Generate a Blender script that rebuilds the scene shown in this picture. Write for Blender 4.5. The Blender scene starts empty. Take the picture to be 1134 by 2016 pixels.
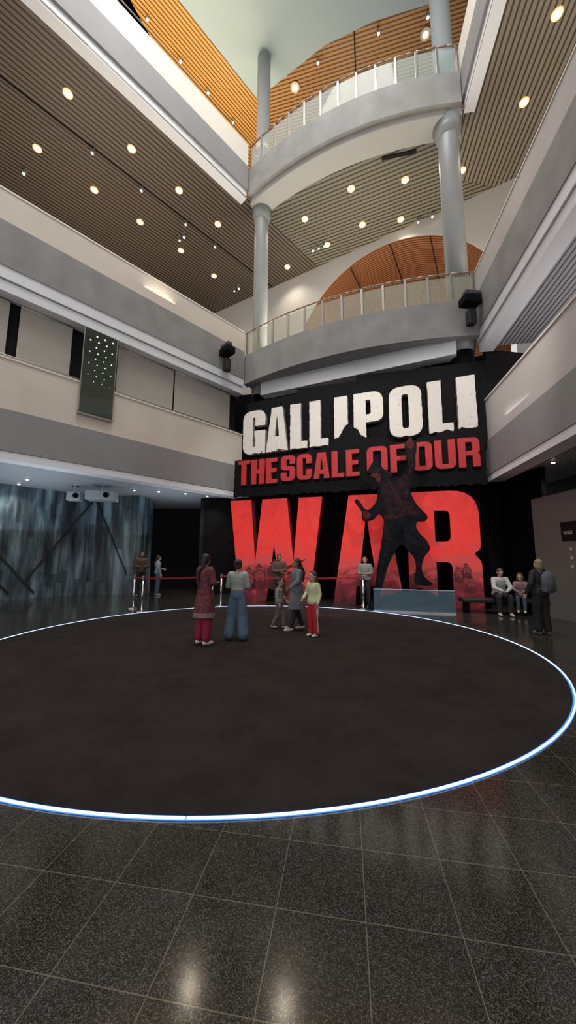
import bpy, bmesh, math, random
from mathutils import Vector, Matrix, Euler
random.seed(4)
scene=bpy.context.scene
scene.view_settings.view_transform='Standard'
COL=scene.collection
# ------------------------------------------------------------ materials
MATS={}
def nodes_of(name):
    m=bpy.data.materials.new(name); m.use_nodes=True
    nt=m.node_tree; b=nt.nodes['Principled BSDF']
    return m,nt,b
def mat(name,col,rough=.6,metal=0,emis=None,es=0,var=0,vscale=3,spec=.5,bump=0):
    if name in MATS: return MATS[name]
    m,nt,b=nodes_of(name)
    b.inputs['Base Color'].default_value=(*col,1)
    b.inputs['Roughness'].default_value=rough
    b.inputs['Metallic'].default_value=metal
    b.inputs['Specular IOR Level'].default_value=spec
    if emis:
        b.inputs['Emission Color'].default_value=(*emis,1); b.inputs['Emission Strength'].default_value=es
    if var>0 or bump>0:
        tc=nt.nodes.new('ShaderNodeTexCoord'); n=nt.nodes.new('ShaderNodeTexNoise')
        n.inputs['Scale'].default_value=vscale; n.inputs['Detail'].default_value=6
        nt.links.new(tc.outputs['Object'],n.inputs['Vector'])
        if var>0:
            r=nt.nodes.new('ShaderNodeValToRGB')
            r.color_ramp.elements[0].position=.3; r.color_ramp.elements[1].position=.7
            r.color_ramp.elements[0].color=(*[c*(1-var) for c in col],1)
            r.color_ramp.elements[1].color=(*[min(1,c*(1+var)) for c in col],1)
            nt.links.new(n.outputs['Fac'],r.inputs['Fac']); nt.links.new(r.outputs['Color'],b.inputs['Base Color'])
        if bump>0:
            bp=nt.nodes.new('ShaderNodeBump'); bp.inputs['Strength'].default_value=bump; bp.inputs['Distance'].default_value=.02
            nt.links.new(n.outputs['Fac'],bp.inputs['Height']); nt.links.new(bp.outputs['Normal'],b.inputs['Normal'])
    MATS[name]=m; return m
def math_node(nt,op,a,bv=None,clamp=False):
    n=nt.nodes.new('ShaderNodeMath'); n.operation=op; n.use_clamp=clamp
    for i,v in enumerate((a,bv)):
        if v is None: continue
        if isinstance(v,(int,float)): n.inputs[i].default_value=v
        else: nt.links.new(v,n.inputs[i])
    return n.outputs[0]
def slat_mat(name,dirang,pitch,duty,c1,c2,rough=.5,axis='xy',var=.1):
    if name in MATS: return MATS[name]
    m,nt,b=nodes_of(name)
    tc=nt.nodes.new('ShaderNodeTexCoord'); sp=nt.nodes.new('ShaderNodeSeparateXYZ')
    nt.links.new(tc.outputs['Object'],sp.inputs[0])
    if axis=='xy':
        a=math_node(nt,'MULTIPLY',sp.outputs[0],math.cos(dirang)); c=math_node(nt,'MULTIPLY',sp.outputs[1],-math.sin(dirang))
        u=math_node(nt,'ADD',a,c)
    else: u=sp.outputs[2]
    u=math_node(nt,'DIVIDE',u,pitch); f=math_node(nt,'FRACT',u)
    k=math_node(nt,'GREATER_THAN',f,duty)
    n=nt.nodes.new('ShaderNodeTexNoise'); n.inputs['Scale'].default_value=.6; n.inputs['Detail'].default_value=3
    nt.links.new(tc.outputs['Object'],n.inputs['Vector'])
    mx=nt.nodes.new('ShaderNodeMix'); mx.data_type='RGBA'
    nt.links.new(k,mx.inputs[0]); mx.inputs[6].default_value=(*c1,1); mx.inputs[7].default_value=(*c2,1)
    hs=nt.nodes.new('ShaderNodeHueSaturation'); v=math_node(nt,'MULTIPLY',n.outputs['Fac'],var*2); v=math_node(nt,'ADD',v,1-var)
    nt.links.new(v,hs.inputs['Value']); nt.links.new(mx.outputs[2],hs.inputs['Color'])
    nt.links.new(hs.outputs['Color'],b.inputs['Base Color']); b.inputs['Roughness'].default_value=rough
    bp=nt.nodes.new('ShaderNodeBump'); bp.inputs['Strength'].default_value=.6; bp.inputs['Distance'].default_value=.03; bp.invert=True
    nt.links.new(k,bp.inputs['Height']); nt.links.new(bp.outputs['Normal'],b.inputs['Normal'])
    MATS[name]=m; return m
def glass_mat(name,col,alpha,rough=.05,metal=0):
    if name in MATS: return MATS[name]
    m,nt,b=nodes_of(name)
    b.inputs['Base Color'].default_value=(*col,1); b.inputs['Roughness'].default_value=rough; b.inputs['Alpha'].default_value=alpha; b.inputs['Metallic'].default_value=metal
    MATS[name]=m; return m
# ------------------------------------------------------------ object helpers
def add(o,parent=None,**props):
    COL.objects.link(o)
    if parent is not None: o.parent=parent
    for k,v in props.items(): o[k]=v
    return o
def empty(name,loc=(0,0,0),rot=0,**props):
    o=bpy.data.objects.new(name,None); o.location=loc; o.rotation_euler=(0,0,rot); o.empty_display_size=.2
    return add(o,None,**props)
def from_bm(name,bm,mats,parent=None,smooth=False,**props):
    bmesh.ops.recalc_face_normals(bm,faces=bm.faces)
    me=bpy.data.meshes.new(name); bm.to_mesh(me); bm.free()
    for m in (mats if isinstance(mats,(list,tuple)) else [mats]): me.materials.append(m)
    if smooth:
        for p in me.polygons: p.use_smooth=True
    return add(bpy.data.objects.new(name,me),parent,**props)
def bm_box(bm,c,s,rot=None,bev=0,mi=0):
    r=bmesh.ops.create_cube(bm,size=1); vs=r['verts']
    M=Matrix.Translation(c)@(rot.to_4x4() if rot else Matrix())@Matrix.Diagonal((*s,1))
    bmesh.ops.transform(bm,matrix=M,verts=vs)
    fs=list({f for v in vs for f in v.link_faces})
    for f in fs: f.material_index=mi
    if bev>0:
        es=list({e for v in vs for e in v.link_edges})
        r=bmesh.ops.bevel(bm,geom=es,offset=bev,segments=2,affect='EDGES',profile=.5)
        for f in r['faces']: f.material_index=mi
def bm_prism(bm,pts,z0,z1,mi=0):
    a=[bm.verts.new((p[0],p[1],z0)) for p in pts]; b=[bm.verts.new((p[0],p[1],z1)) for p in pts]
    n=len(pts); fs=[bm.faces.new(a[::-1]),bm.faces.new(b)]
    for i in range(n): fs.append(bm.faces.new((a[i],a[(i+1)%n],b[(i+1)%n],b[i])))
    for f in fs: f.material_index=mi
def bm_cyl(bm,p0,p1,r0,r1,seg=16,mi=0,cap=True):
    p0=Vector(p0);p1=Vector(p1);d=p1-p0;L=d.length
    if L<1e-6: return
    q=d.to_track_quat('Z','Y').to_matrix().to_4x4()
    r=bmesh.ops.create_cone(bm,cap_ends=cap,segments=seg,radius1=r0,radius2=r1,depth=L,matrix=Matrix.Translation((p0+p1)/2)@q)
    for f in {f for v in r['verts'] for f in v.link_faces}: f.material_index=mi
def bm_sph(bm,c,r,sub=2,mi=0,rot=None):
    if isinstance(r,(int,float)): r=(r,r,r)
    M=Matrix.Translation(c)@(rot.to_4x4() if rot else Matrix())@Matrix.Diagonal((*r,1))
    q=bmesh.ops.create_icosphere(bm,subdivisions=sub,radius=1,matrix=M)
    for f in {f for v in q['verts'] for f in v.link_faces}: f.material_index=mi
def prism(name,pts,z0,z1,m,parent=None,**p):
    bm=bmesh.new(); bm_prism(bm,pts,z0,z1); return from_bm(name,bm,m,parent,**p)
def box(name,c,s,m,parent=None,rotz=0,bev=0,**p):
    bm=bmesh.new(); bm_box(bm,c,s,Matrix.Rotation(rotz,3,'Z') if rotz else None,bev); return from_bm(name,bm,m,parent,**p)
S=dict(kind='structure')
# ------------------------------------------------------------ camera
h=1.55
cam=bpy.data.cameras.new('camera'); cam.sensor_fit='VERTICAL'; cam.sensor_height=36; cam.lens=36*699.08/2016; cam.clip_end=200
co=bpy.data.objects.new('camera',cam); COL.objects.link(co)
co.matrix_world=Matrix.Translation((0,0,h))@Matrix.Rotation(math.pi/2+.1327,4,'X')@Matrix.Rotation(.004,4,'Z')
scene.camera=co
# ------------------------------------------------------------ wings geometry
LA,RA=.7553,.16
LT=Vector((math.sin(LA),math.cos(LA))); LN=Vector((-math.cos(LA),math.sin(LA)))   # LN points into the left wing
RT=Vector((math.sin(RA),math.cos(RA))); RN=Vector((math.cos(RA),-math.sin(RA)))   # RN points into the right wing
L0=Vector((-4.74,12)); R0=Vector((6.73,12))
def LP(t,o): return L0+LT*t+LN*o
def RP(t,o): return R0+RT*t+RN*o
LT1=4.0; LT0=-14.0; RT1=-.35; RT0=-14
tn=[0]
def trim(P,t0,t1,o0,o1,z0,z1,m,name=None):
    tn[0]+=1
    return prism(name or 'trim_%d'%tn[0],[P(t0,o0),P(t1,o0),P(t1,o1),P(t0,o1)],z0,z1,m,**S)
M_conc=mat('fascia_concrete',(.28,.275,.27),.7,var=.14,vscale=1.5)
M_fasc=mat('fascia_grey',(.27,.265,.27),.6,var=.06,vscale=1)
M_par=mat('parapet_beige',(.68,.61,.53),.6,var=.05,vscale=1)
M_parR=mat('parapet_lilac',(.54,.50,.49),.6,var=.05,vscale=1)
M_beam=mat('beam_white',(.80,.82,.86),.5)
M_soff=mat('soffit_grey_white',(.42,.42,.40),.6)
M_bright=mat('parapet_white',(.78,.73,.65),.6)
M_black=mat('black_paint',(.0032,.0032,.0038),.75,spec=.12)
M_dark=mat('dark_void',(.012,.011,.012),.8,spec=.2)
M_steel=mat('brushed_steel',(.55,.56,.58),.3,metal=1)
M_rail=mat('rail_steel',(.42,.40,.38),.35,metal=.8)
for P,T0,T1,MP in ((LP,LT0,LT1,M_par),(RP,RT0,RT1,M_parR)):
    # level one
    trim(P,T0,T1,0,.35,4.37,5.5,M_fasc)
    trim(P,T0,T1,.03,.3,5.5,6.9,MP)
    trim(P,T0,T1,.0,.34,6.9,6.95,M_bright)
    trim(P,T0,T1,.02,.5,4.15,4.36,M_beam)
    # level two
    trim(P,T0,T1,.05,.5,8.81,9.12,M_beam)
    trim(P,T0,T1,.12,.5,9.12,9.15,M_dark)
    trim(P,T0,T1,.0,.5,9.15,9.5,M_beam)
    trim(P,T0,T1,-.03,.35,9.5,10.8,M_conc)
    trim(P,T0,T1,0,.3,10.8,11.72,MP)
    trim(P,T0,T1,-.02,.34,11.72,11.78,M_bright)
    # level three
    trim(P,T0,T1,.1,.5,18.77,19.2,M_beam)
    trim(P,T0,T1,0,.4,19.2,20.5,M_fasc)
    trim(P,T0,T1,.03,.35,20.5,21.75,M_bright)
# thin handrails on the parapets
def tube(name,pts,r,m,parent=None,seg=8,**p):
    bm=bmesh.new()
    for a,b in zip(pts[:-1],pts[1:]):
        bm_cyl(bm,a,b,r,r,seg); 
    return from_bm(name,bm,m,parent,smooth=True,**p)
for P,T0,T1,z in ((LP,LT0,LT1,7.05),(LP,LT0,LT1,22.15),(RP,RT0,RT1,22.15)):
    tn[0]+=1
    a=P(T0,.15);b=P(T1,.15); tube('trim_%d'%tn[0],[(a.x,a.y,z),(b.x,b.y,z)],.025,M_rail,**S)
# ------------------------------------------------------------ ceilings
M_slL=slat_mat('slats_warm',LA,.19,.66,(.145,.108,.080),(.014,.011,.009))
M_slC=slat_mat('slats_centre',math.radians(113.0),.19,.66,(.205,.18,.13),(.028,.025,.02))
M_slR=slat_mat('slats_right',RA,.19,.66,(.24,.195,.145),(.035,.03,.025))
M_slS=slat_mat('slats_low',RA,.14,.7,(.38,.38,.41),(.08,.08,.09))
M_slLo=slat_mat('slats_low_left',LA,.14,.72,(.48,.51,.56),(.13,.14,.16))
def ceil(name,pts,z,m,t=.1): return prism(name,pts,z,z+t,m,**S)
# level three soffit: left wing
ceil('ceiling',[LP(LT0,.1),LP(4.0,.1),LP(12.5,.1),LP(12.5,9),LP(LT0,9)],18.8,M_slL)
ceil('ceiling.001',[LP(4.6,.1),(2.6,13.4),(6.62,11.95),(7.0,14.0),(10.8,14.6),(14,19),(4,25),LP(12.5,.1)],18.8,M_slC)
ceil('ceiling.002',[RP(RT0,.1),RP(RT1,.1),RP(2.2,.1),RP(4.5,4),RP(4.5,9),RP(RT0,9)],18.81,M_slR)
# level two / level one soffits
ceil('ceiling.003',[LP(LT0,.12),LP(LT1,.12),LP(LT1,9),LP(LT0,9)],9.0,M_slLo)
ceil('ceiling.004',[RP(RT0,.12),RP(RT1,.12),RP(RT1,9),RP(RT0,9)],9.0,M_slS)
ceil('ceiling.005',[LP(LT0,.12),LP(7,.12),LP(7,9),LP(LT0,9)],4.36,M_slLo)
ceil('ceiling.006',[RP(RT0,.12),RP(1.5,.12),RP(1.5,9),RP(RT0,9)],4.36,M_slS)
# walls
M_wallw=mat('wall_warm_white',(.45,.42,.39),.8)
trim(LP,LT0,12.5,8,8.3,4.4,30,mat('wall_brown',(.10,.09,.08),.8),'wall_left')
trim(RP,RT0,5,8,8.3,4.4,30,M_wallw,'wall_right')
# roller blinds of level one (left)
M_blind=mat('roller_blind',(.42,.39,.35),.8,var=.03,vscale=4)
trim(LP,LT0,LT1,.55,.6,6.4,9.0,M_dark,'wall_left.001')
for i,(a,b) in enumerate([(-9,-4.2),(-3.95,-2.62),(-1.22,.86),(.92,3.55)]):
    o=empty('roller_blind',label='drawn beige fabric roller blind above the balcony parapet',category='blind',group='roller blinds')
    prism('fabric',[LP(a,.38),LP(b,.38),LP(b,.40),LP(a,.40)],6.6,8.75,M_blind,o)
    p0=LP(a,.42);p1=LP(b,.42)
    tube('roller',[(p0.x,p0.y,8.78),(p1.x,p1.y,8.78)],.05,M_rail,o)
# tall glass screen
o=empty('glass_screen',label='tall greenish glass screen with rows of painted downlight reflections',category='glass panel')
prism('pane',[LP(-2.40,-.06),LP(-1.42,-.06),LP(-1.42,-.04),LP(-2.40,-.04)],5.95,8.72,glass_mat('screen_glass',(.10,.13,.10),.74,.03,.5),o)
for t in (-2.40,-1.42):
    prism('edge_frame',[LP(t-.012,-.07),LP(t+.012,-.07),LP(t+.012,-.03),LP(t-.012,-.03)],5.93,8.74,M_rail,o)
prism('edge_frame',[LP(-2.42,-.08),LP(-1.40,-.08),LP(-1.40,.03),LP(-2.42,.03)],5.90,5.95,M_rail,o)
M_dot=mat('screen_reflection_dot',(1,1,.9),.4,emis=(1,.93,.75),es=1.8)  # glowing dots on the pane imitate reflected downlights
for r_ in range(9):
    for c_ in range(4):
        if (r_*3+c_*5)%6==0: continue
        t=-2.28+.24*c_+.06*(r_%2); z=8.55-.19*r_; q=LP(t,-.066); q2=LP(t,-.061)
        bm=bmesh.new(); bm_cyl(bm,(q.x,q.y,z),(q2.x,q2.y,z),.024-.0018*r_,.024-.0018*r_,10); from_bm('reflection_dot',bm,M_dot,o)
# ------------------------------------------------------------ back wall level 2 with wood vault
WD=Vector((.864,-.504)); WN=Vector((.504,.864)); W0=Vector((.7,19.6))
def arch_wall():
    bm=bmesh.new()
    cx,rz,rx,z0=5.1,5.9,5.5,12.4
    def V(w,z,o=0): p=W0+WD*w+WN*o; return bm.verts.new((p.x,p.y,z))
    N=40; arc=[(cx-rx*math.cos(math.pi*i/N), z0+rz*math.sin(math.pi*i/N)) for i in range(N+1)]
    top=[]; ar=[]
    for (w,z) in arc: ar.append(V(w,z)); top.append(V(w,18.85))
    for i in range(N): bm.faces.new((ar[i],ar[i+1],top[i+1],top[i]))
    a=V(-9,9);b=V(cx-rx,9);c=V(cx-rx,18.85);d=V(-9,18.85); bm.faces.new((a,b,ar[0],top[0],d))
    a=V(cx+rx,9);b=V(16,9);d=V(16,18.85); bm.faces.new((a,b,d,top[-1],ar[-1]))
    from_bm('wall_back',bm,mat('wall_grey_white',(.45,.44,.44),.8),**S)
    bm=bmesh.new()
    bk=[];fr=[]
    for (w,z) in arc:
        p=W0+WD*w; q=W0+WD*w+WN*4.2
        fr.append(bm.verts.new((p.x,p.y,z))); bk.append(bm.verts.new((q.x,q.y,z)))
    for i in range(N): bm.faces.new((fr[i],fr[i+1],bk[i+1],bk[i]))
    f=bm.faces.new(bk); f.material_index=1
    from_bm('ceiling.007',bm,[slat_mat('wood_slats_vault_roof',math.radians(-59.7),.15,.66,(.27,.10,.038),(.05,.018,.007)),slat_mat('wood_slats_vault',0,.16,.70,(.27,.10,.038),(.05,.018,.007),axis='z')],**S)
arch_wall()
for w1,z1 in ((5.4,18.27),(3.2,17.8),(7.4,17.75)):
    p=W0+WD*w1+WN*.05; q=W0+WD*w1+WN*4.1
    tn[0]+=1; tube('trim_%d'%tn[0],[(p.x,p.y,z1),(q.x,q.y,z1)],.03,M_dark,**S)
# ------------------------------------------------------------ top ceiling
M_top=mat('ceiling_grey',(.26,.335,.41),.8)
ceil('ceiling.008',[(-14,4.5),(-5.3,13.8),(-1.9,17.45),(1.8,15.25),(4.3,14.35),(6.9,13.8),(10,13.4),(10,-5),(-14,-5)],28.3,M_top)
M_wd=slat_mat('wood_slats_left',LA,.17,.64,(.46,.235,.06),(.085,.035,.010))
M_wd2=slat_mat('wood_slats_centre',math.radians(104),.17,.64,(.33,.165,.058),(.06,.027,.010))
ceil('ceiling.009',[LP(LT0,9),LP(LT0,-1.5),LP(5.5,-1.5),(-1.9,17.6),(-2.4,30),LP(14,9)],28.5,M_wd)
ceil('ceiling.010',[(-1.95,17.0),(1.8,14.8),(7,13.2),(14,12),(16,30),(-2.35,30)],28.52,M_wd2)
tn[0]+=1; tube('trim_%d'%tn[0],[(3.3,14.8,28.5),(4.6,20.5,28.5)],.03,M_dark,**S)
prism('wall_back.001',[(-16,30),(16,26),(16,26.3),(-16,30.3)],18.8,28.6,M_wallw,**S)
# ------------------------------------------------------------ curved balconies
BA=Vector((-2.0,15.0)); BB=Vector((6.6,11.4)); BN=Vector((-.386,-.922))
def BC(t,o=0): 
    p=BA.lerp(BB,t)+BN*(.75*4*t*(1-t)); 
    return p-BN*o
def arc_solid(bm,t0,t1,o0,o1,z0,z1,n=28,mi=0):
    rings=[]
    for i in range(n+1):
        t=t0+(t1-t0)*i/n; a=BC(t,o0);b=BC(t,o1)
        rings.append([bm.verts.new((*a,z0)),bm.verts.new((*a,z1)),bm.verts.new((*b,z1)),bm.verts.new((*b,z0))])
    for i in range(n):
        for k in range(4):
            f=bm.faces.new((rings[i][k],rings[i][(k+1)%4],rings[i+1][(k+1)%4],rings[i+1][k])); f.material_index=mi
    bm.faces.new(rings[0]);bm.faces.new(rings[-1][::-1])
M_glass=glass_mat('balustrade_glass',(.60,.60,.48),.32,.06)
M_glass3=glass_mat('balustrade_glass_pale',(.50,.62,.60),.32,.06)
M_hand=mat('handrail_warm',(.38,.27,.20),.4,metal=.4)
def balcony(z0,z1,zr,mg,lab,np_,straight):
    B=empty('curved_balcony',(2.3,12.5,z0),label=lab,category='balcony',group='curved balconies between the columns')
    def P(o): o.matrix_parent_inverse=Matrix.Translation((-2.3,-12.5,-z0)); return o
    bm=bmesh.new(); arc_solid(bm,0,1,0,.3,z0,z1); P(from_bm('fascia',bm,M_conc,B))
    bm=bmesh.new(); arc_solid(bm,0,1,.3,2.2,z0+.12,z0+.5); P(from_bm('floor_slab',bm,M_fasc,B))
    if straight:
        a=Vector((-1.25,15.0));b=Vector((5.95,11.72)); d=(b-a).normalized(); n=Vector((d.y,-d.x))
        P(prism('support_beam',[a,b,b-n*.45,a-n*.45],8.8,z0+.12,M_beam,B))
    else:
        bm=bmesh.new(); arc_solid(bm,.0,1,.22,1.15,z0-.24,z0+.10); P(from_bm('soffit_band',bm,M_soff,B))
    for k in range(np_):
        t0=(k+.06)/np_; t1=(k+.94)/np_
        bm=bmesh.new(); arc_solid(bm,t0,t1,.12,.135,z1+.05,zr-.12,n=3); P(from_bm('glass_panel',bm,mg,B))
    for k in range(np_+1):
        t=min(max(k/np_,.01),.99); p=BC(t,.1)
        bm=bmesh.new(); ang=math.atan2((BC(min(t+.01,1))-BC(t-.01)).y,(BC(min(t+.01,1))-BC(t-.01)).x)
        bm_box(bm,(p.x,p.y,(z1-.15+zr)/2),(.09,.05,zr-z1+.1),Matrix.Rotation(ang,3,'Z'),.008)
        P(from_bm('post',bm,M_rail,B))
    pts=[(*BC(i/24,.1),zr) for i in range(25)]
    P(tube('handrail',pts,.035,M_hand,B,10))
balcony(9.3,10.65,11.8,M_glass,'curved grey balcony with glass balustrade above the exhibition sign',12,True)
balcony(18.98,20.4,21.8,M_glass3,'curved grey upper balcony with pale glass balustrade under the roof',12,False)
# ------------------------------------------------------------ columns
M_col=mat('column_paint',(.27,.29,.30),.4,var=.04,vscale=2)
for (x,y,r,lab) in ((-1.37,15.65,.345,'round grey column standing behind the balconies'),(6.35,12.12,.39,'round grey column beside the wing corner')):
    C=empty('column',(x,y,0),label=lab,category='column')
    bm=bmesh.new(); bm_cyl(bm,(0,0,9.0),(0,0,28.1),r,r,40); bm_sph(bm,(0,0,28.05),(r,r,.35),3); from_bm('shaft',bm,M_col,C,smooth=True)
    bm=bmesh.new(); bm_cyl(bm,(0,0,0.01),(0,0,9.0),r,r+.01,40); from_bm('black_base_wrap',bm,M_black,C,smooth=True)
    for z in (18.2,):
        bm=bmesh.new(); bm_cyl(bm,(0,0,z),(0,0,18.8),r+.02,r+.18,40); from_bm('collar',bm,M_col,C,smooth=True)
# ------------------------------------------------------------ downlights
M_lens=mat('downlight_lens',(1,.9,.7),.3,emis=(1,.78,.48),es=30)
M_lensw=mat('spot_lens',(1,1,1),.3,emis=(1,.93,.85),es=10)
M_halo=mat('downlight_halo',(.5,.40,.30),.4,emis=(1,.42,.12),es=1.1)  # bezel emits orange to imitate the halo around each lens
M_bezw=mat('dome_bezel',(.5,.45,.4),.5)
def downlight(x,y,z,r=.095,lab='round recessed downlight glowing warm in the slatted ceiling',grp='ceiling downlights',energy=0,lens=None,bez=None):
    bm=bmesh.new()
    bm_cyl(bm,(0,0,-.03),(0,0,0),r*1.75,r*1.8,20,1); bm_cyl(bm,(0,0,-.05),(0,0,-.028),r,r,20,0)
    o=from_bm('recessed_downlight',bm,[lens or M_lens,bez or M_halo],label=lab,category='ceiling light',group=grp); o.location=(x,y,z)
    if energy:
        l=bpy.data.lights.new('lamp','SPOT'); l.energy=energy; l.color=(1,.86,.68); l.spot_size=2.2; l.spot_blend=.8; l.shadow_soft_size=.15
        lo=bpy.data.objects.new('downlight_lamp',l); COL.objects.link(lo); lo.parent=o; lo.location=(0,0,-.1)
DL=[(-8.3,11.1),(-10.7,12.9),(-6.7,12.9),(-9.2,14.6),(-5.2,14.6),(-7.7,16.2),(-3.7,16.3),(-6.1,17.9),(-4.6,19.7),(2.9,14.5),(5.3,14.1),(7.7,13.7),(.8,16.0),(3.8,16.3),(5.7,16.0),(2.1,17.5),(-.1,19.0),(8.5,9.1),(8.9,11.3)]
for i,(x,y) in enumerate(DL): downlight(x,y,18.8,energy=280 if i%2==0 else 0)
M_spot=mat('spot_body',(.25,.25,.25),.4)
def trackspot(x,y,z,aim=(0,-.4,-1),lab='small cylindrical track spotlight under the slatted ceiling',lens=None):
    T=empty('track_spotlight',(x,y,z),label=lab,category='spotlight',group='track spotlights')
    bm=bmesh.new(); bm_cyl(bm,(0,0,-.18),(0,0,0),.02,.02,8); bm_box(bm,(0,0,-.01),(.12,.05,.03)); from_bm('stem',bm,M_spot,T)
    d=Vector(aim).normalized(); a=Vector((0,0,-.2))
    bm=bmesh.new(); bm_cyl(bm,a-d*.1,a+d*.14,.07,.075,14); from_bm('lamp_head',bm,M_spot,T,smooth=False)
    bm=bmesh.new(); bm_cyl(bm,a+d*.135,a+d*.15,.05,.05,14); from_bm('lens',bm,lens or M_lensw,T)
M_dim=mat('spot_lens_dim',(.6,.6,.6),.3,emis=(1,.93,.85),es=.8)
for (a,o) in ((-1.8,3.2),(0.3,3.2),(2.6,3.2),(4.4,3.2),(-3.6,6.3)):
    p=LP(a,o); trackspot(p.x,p.y,18.8,lens=M_dim if o<4 else None)
tn[0]+=1; a=LP(LT0,3.2);b=LP(11,3.2); tube('trim_%d'%tn[0],[(a.x,a.y,18.78),(b.x,b.y,18.78)],.03,M_dark,**S)
for i,(x,y) in enumerate(((1.3,17.6),(1.6,17.45),(1.9,17.3),(-3.5,20.6),(-3.2,20.4),(6.5,15.9),(7.1,15.6),(-5.9,17.0),(-5.6,16.8))): trackspot(x,y,18.8,(.2,-.3,-1),lens=M_dim if i%2 else None)
for (x,y) in ((-7.1,14.3),(-5.9,15.8),(-4.7,17.1),(-3.5,18.5),(4.5,14.75),(1.5,15.85),(6.8,14.2)):
    trackspot(x,y,28.45,(.1,-.3,-1),'bright white spotlight on the timber ceiling',mat('roof_lens',(1,1,1),.3,emis=(1,.95,.9),es=60))
for (x,y) in ((0.3,17.0),(7.0,14.9)):
    downlight(x,y,28.45,.15,'round white dome light on the timber ceiling','roof dome lights',lens=mat('dome_lens',(1,1,1),.4,emis=(1,.95,.85),es=.5),bez=M_bezw)
for off in (-.95,-.2): 
    a=LP(LT0,off);b=LP(6.4,off); tn[0]+=1
    tube('trim_%d'%tn[0],[(a.x,a.y,28.42),(b.x,b.y,28.42)],.04,M_bright,**S)
tn[0]+=1; prism('trim_%d'%tn[0],[(3.98,13.15),(5.38,12.87),(5.42,13.01),(4.02,13.29)],18.76,18.79,M_dark,**S)
# ------------------------------------------------------------ floor
def floor_mat():
    m,nt,b=nodes_of('terrazzo')
    tc=nt.nodes.new('ShaderNodeTexCoord'); mp=nt.nodes.new('ShaderNodeMapping')
    mp.inputs['Rotation'].default_value=(0,0,RA); mp.inputs['Location'].default_value=(-.0606,.192,0)
    nt.links.new(tc.outputs['Object'],mp.inputs['Vector'])
    br=nt.nodes.new('ShaderNodeTexBrick'); br.offset=0; br.inputs['Scale'].default_value=1
    br.inputs['Brick Width'].default_value=.395; br.inputs['Row Height'].default_value=.395; br.inputs['Mortar Size'].default_value=.0024; br.inputs['Mortar Smooth'].default_value=.2
    br.inputs['Color1'].default_value=(1,1,1,1); br.inputs['Color2'].default_value=(.80,.80,.80,1); br.inputs['Mortar'].default_value=(0,0,0,1)
    nt.links.new(mp.outputs[0],br.inputs['Vector'])
    v=nt.nodes.new('ShaderNodeTexVoronoi'); v.inputs['Scale'].default_value=300
    nt.links.new(tc.outputs['Object'],v.inputs['Vector'])
    sc=nt.nodes.new('ShaderNodeSeparateColor'); nt.links.new(v.outputs['Color'],sc.inputs[0])
    r=nt.nodes.new('ShaderNodeValToRGB'); cr=r.color_ramp
    cr.elements[0].position=.0; cr.elements[0].color=(.008,.008,.007,1)
    cr.elements[1].position=1; cr.elements[1].color=(.14,.132,.105,1)
    e=cr.elements.new(.5); e.color=(.014,.0135,.012,1)
    e=cr.elements.new(.74); e.color=(.050,.047,.038,1)
    nt.links.new(sc.outputs[0],r.inputs['Fac'])
    mu=nt.nodes.new('ShaderNodeMix'); mu.data_type='RGBA'; mu.blend_type='MULTIPLY'; mu.inputs[0].default_value=1
    nt.links.new(r.outputs['Color'],mu.inputs[6]); nt.links.new(br.outputs['Color'],mu.inputs[7])
    mx=nt.nodes.new('ShaderNodeMix'); mx.data_type='RGBA'
    nt.links.new(br.outputs['Fac'],mx.inputs[0]); nt.links.new(mu.outputs[2],mx.inputs[6]); mx.inputs[7].default_value=(.15,.125,.09,1)
    nt.links.new(mx.outputs[2],b.inputs['Base Color'])
    n=nt.nodes.new('ShaderNodeTexNoise'); n.inputs['Scale'].default_value=1.2; n.inputs['Detail'].default_value=2
    nt.links.new(tc.outputs['Object'],n.inputs['Vector'])
    rr=math_node(nt,'MULTIPLY',n.outputs['Fac'],.05); rr=math_node(nt,'ADD',rr,.10); nt.links.new(rr,b.inputs['Roughness'])
    b.inputs['Specular IOR Level'].default_value=.5
    return m
prism('floor',[(-20,-6),(16,-6),(16,24),(-20,24)],-.1,0,floor_mat(),**S)
RC=Vector((-.605,7.24)); RR=4.883
def carpet_mat():
    m,nt,b=nodes_of('carpet')
    tc=nt.nodes.new('ShaderNodeTexCoord')
    n=nt.nodes.new('ShaderNodeTexNoise'); n.inputs['Scale'].default_value=1.6; n.inputs['Detail'].default_value=10; n.inputs['Roughness'].default_value=.75
    nt.links.new(tc.outputs['Object'],n.inputs['Vector'])
    r=nt.nodes.new('ShaderNodeValToRGB'); r.color_ramp.elements[0].position=.35; r.color_ramp.elements[1].position=.7
    r.color_ramp.elements[0].color=(.017,.013,.012,1); r.color_ramp.elements[1].color=(.032,.026,.024,1)
    nt.links.new(n.outputs['Fac'],r.inputs['Fac']); nt.links.new(r.outputs['Color'],b.inputs['Base Color'])
    n2=nt.nodes.new('ShaderNodeTexNoise'); n2.inputs['Scale'].default_value=120; nt.links.new(tc.outputs['Object'],n2.inputs['Vector'])
    bp=nt.nodes.new('ShaderNodeBump'); bp.inputs['Strength'].default_value=.3; bp.inputs['Distance'].default_value=.01
    nt.links.new(n2.outputs['Fac'],bp.inputs['Height']); nt.links.new(bp.outputs['Normal'],b.inputs['Normal'])
    b.inputs['Roughness'].default_value=.95; b.inputs['Specular IOR Level'].default_value=.15
    return m
bm=bmesh.new(); bm_cyl(bm,(0,0,.001),(0,0,.014),RR-.026,RR-.03,160)
o=from_bm('round_carpet',bm,carpet_mat(),label='large round black carpeted disc on the terrazzo floor',category='carpet'); o.location=(RC.x,RC.y,0)
LR=empty('light_ring',(RC.x,RC.y,0),label='thin glowing blue-white light ring around the black carpet',category='light strip')
M_tube=mat('led_tube',(.5,.65,1),.3,emis=(.50,.66,1),es=2.1)
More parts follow.
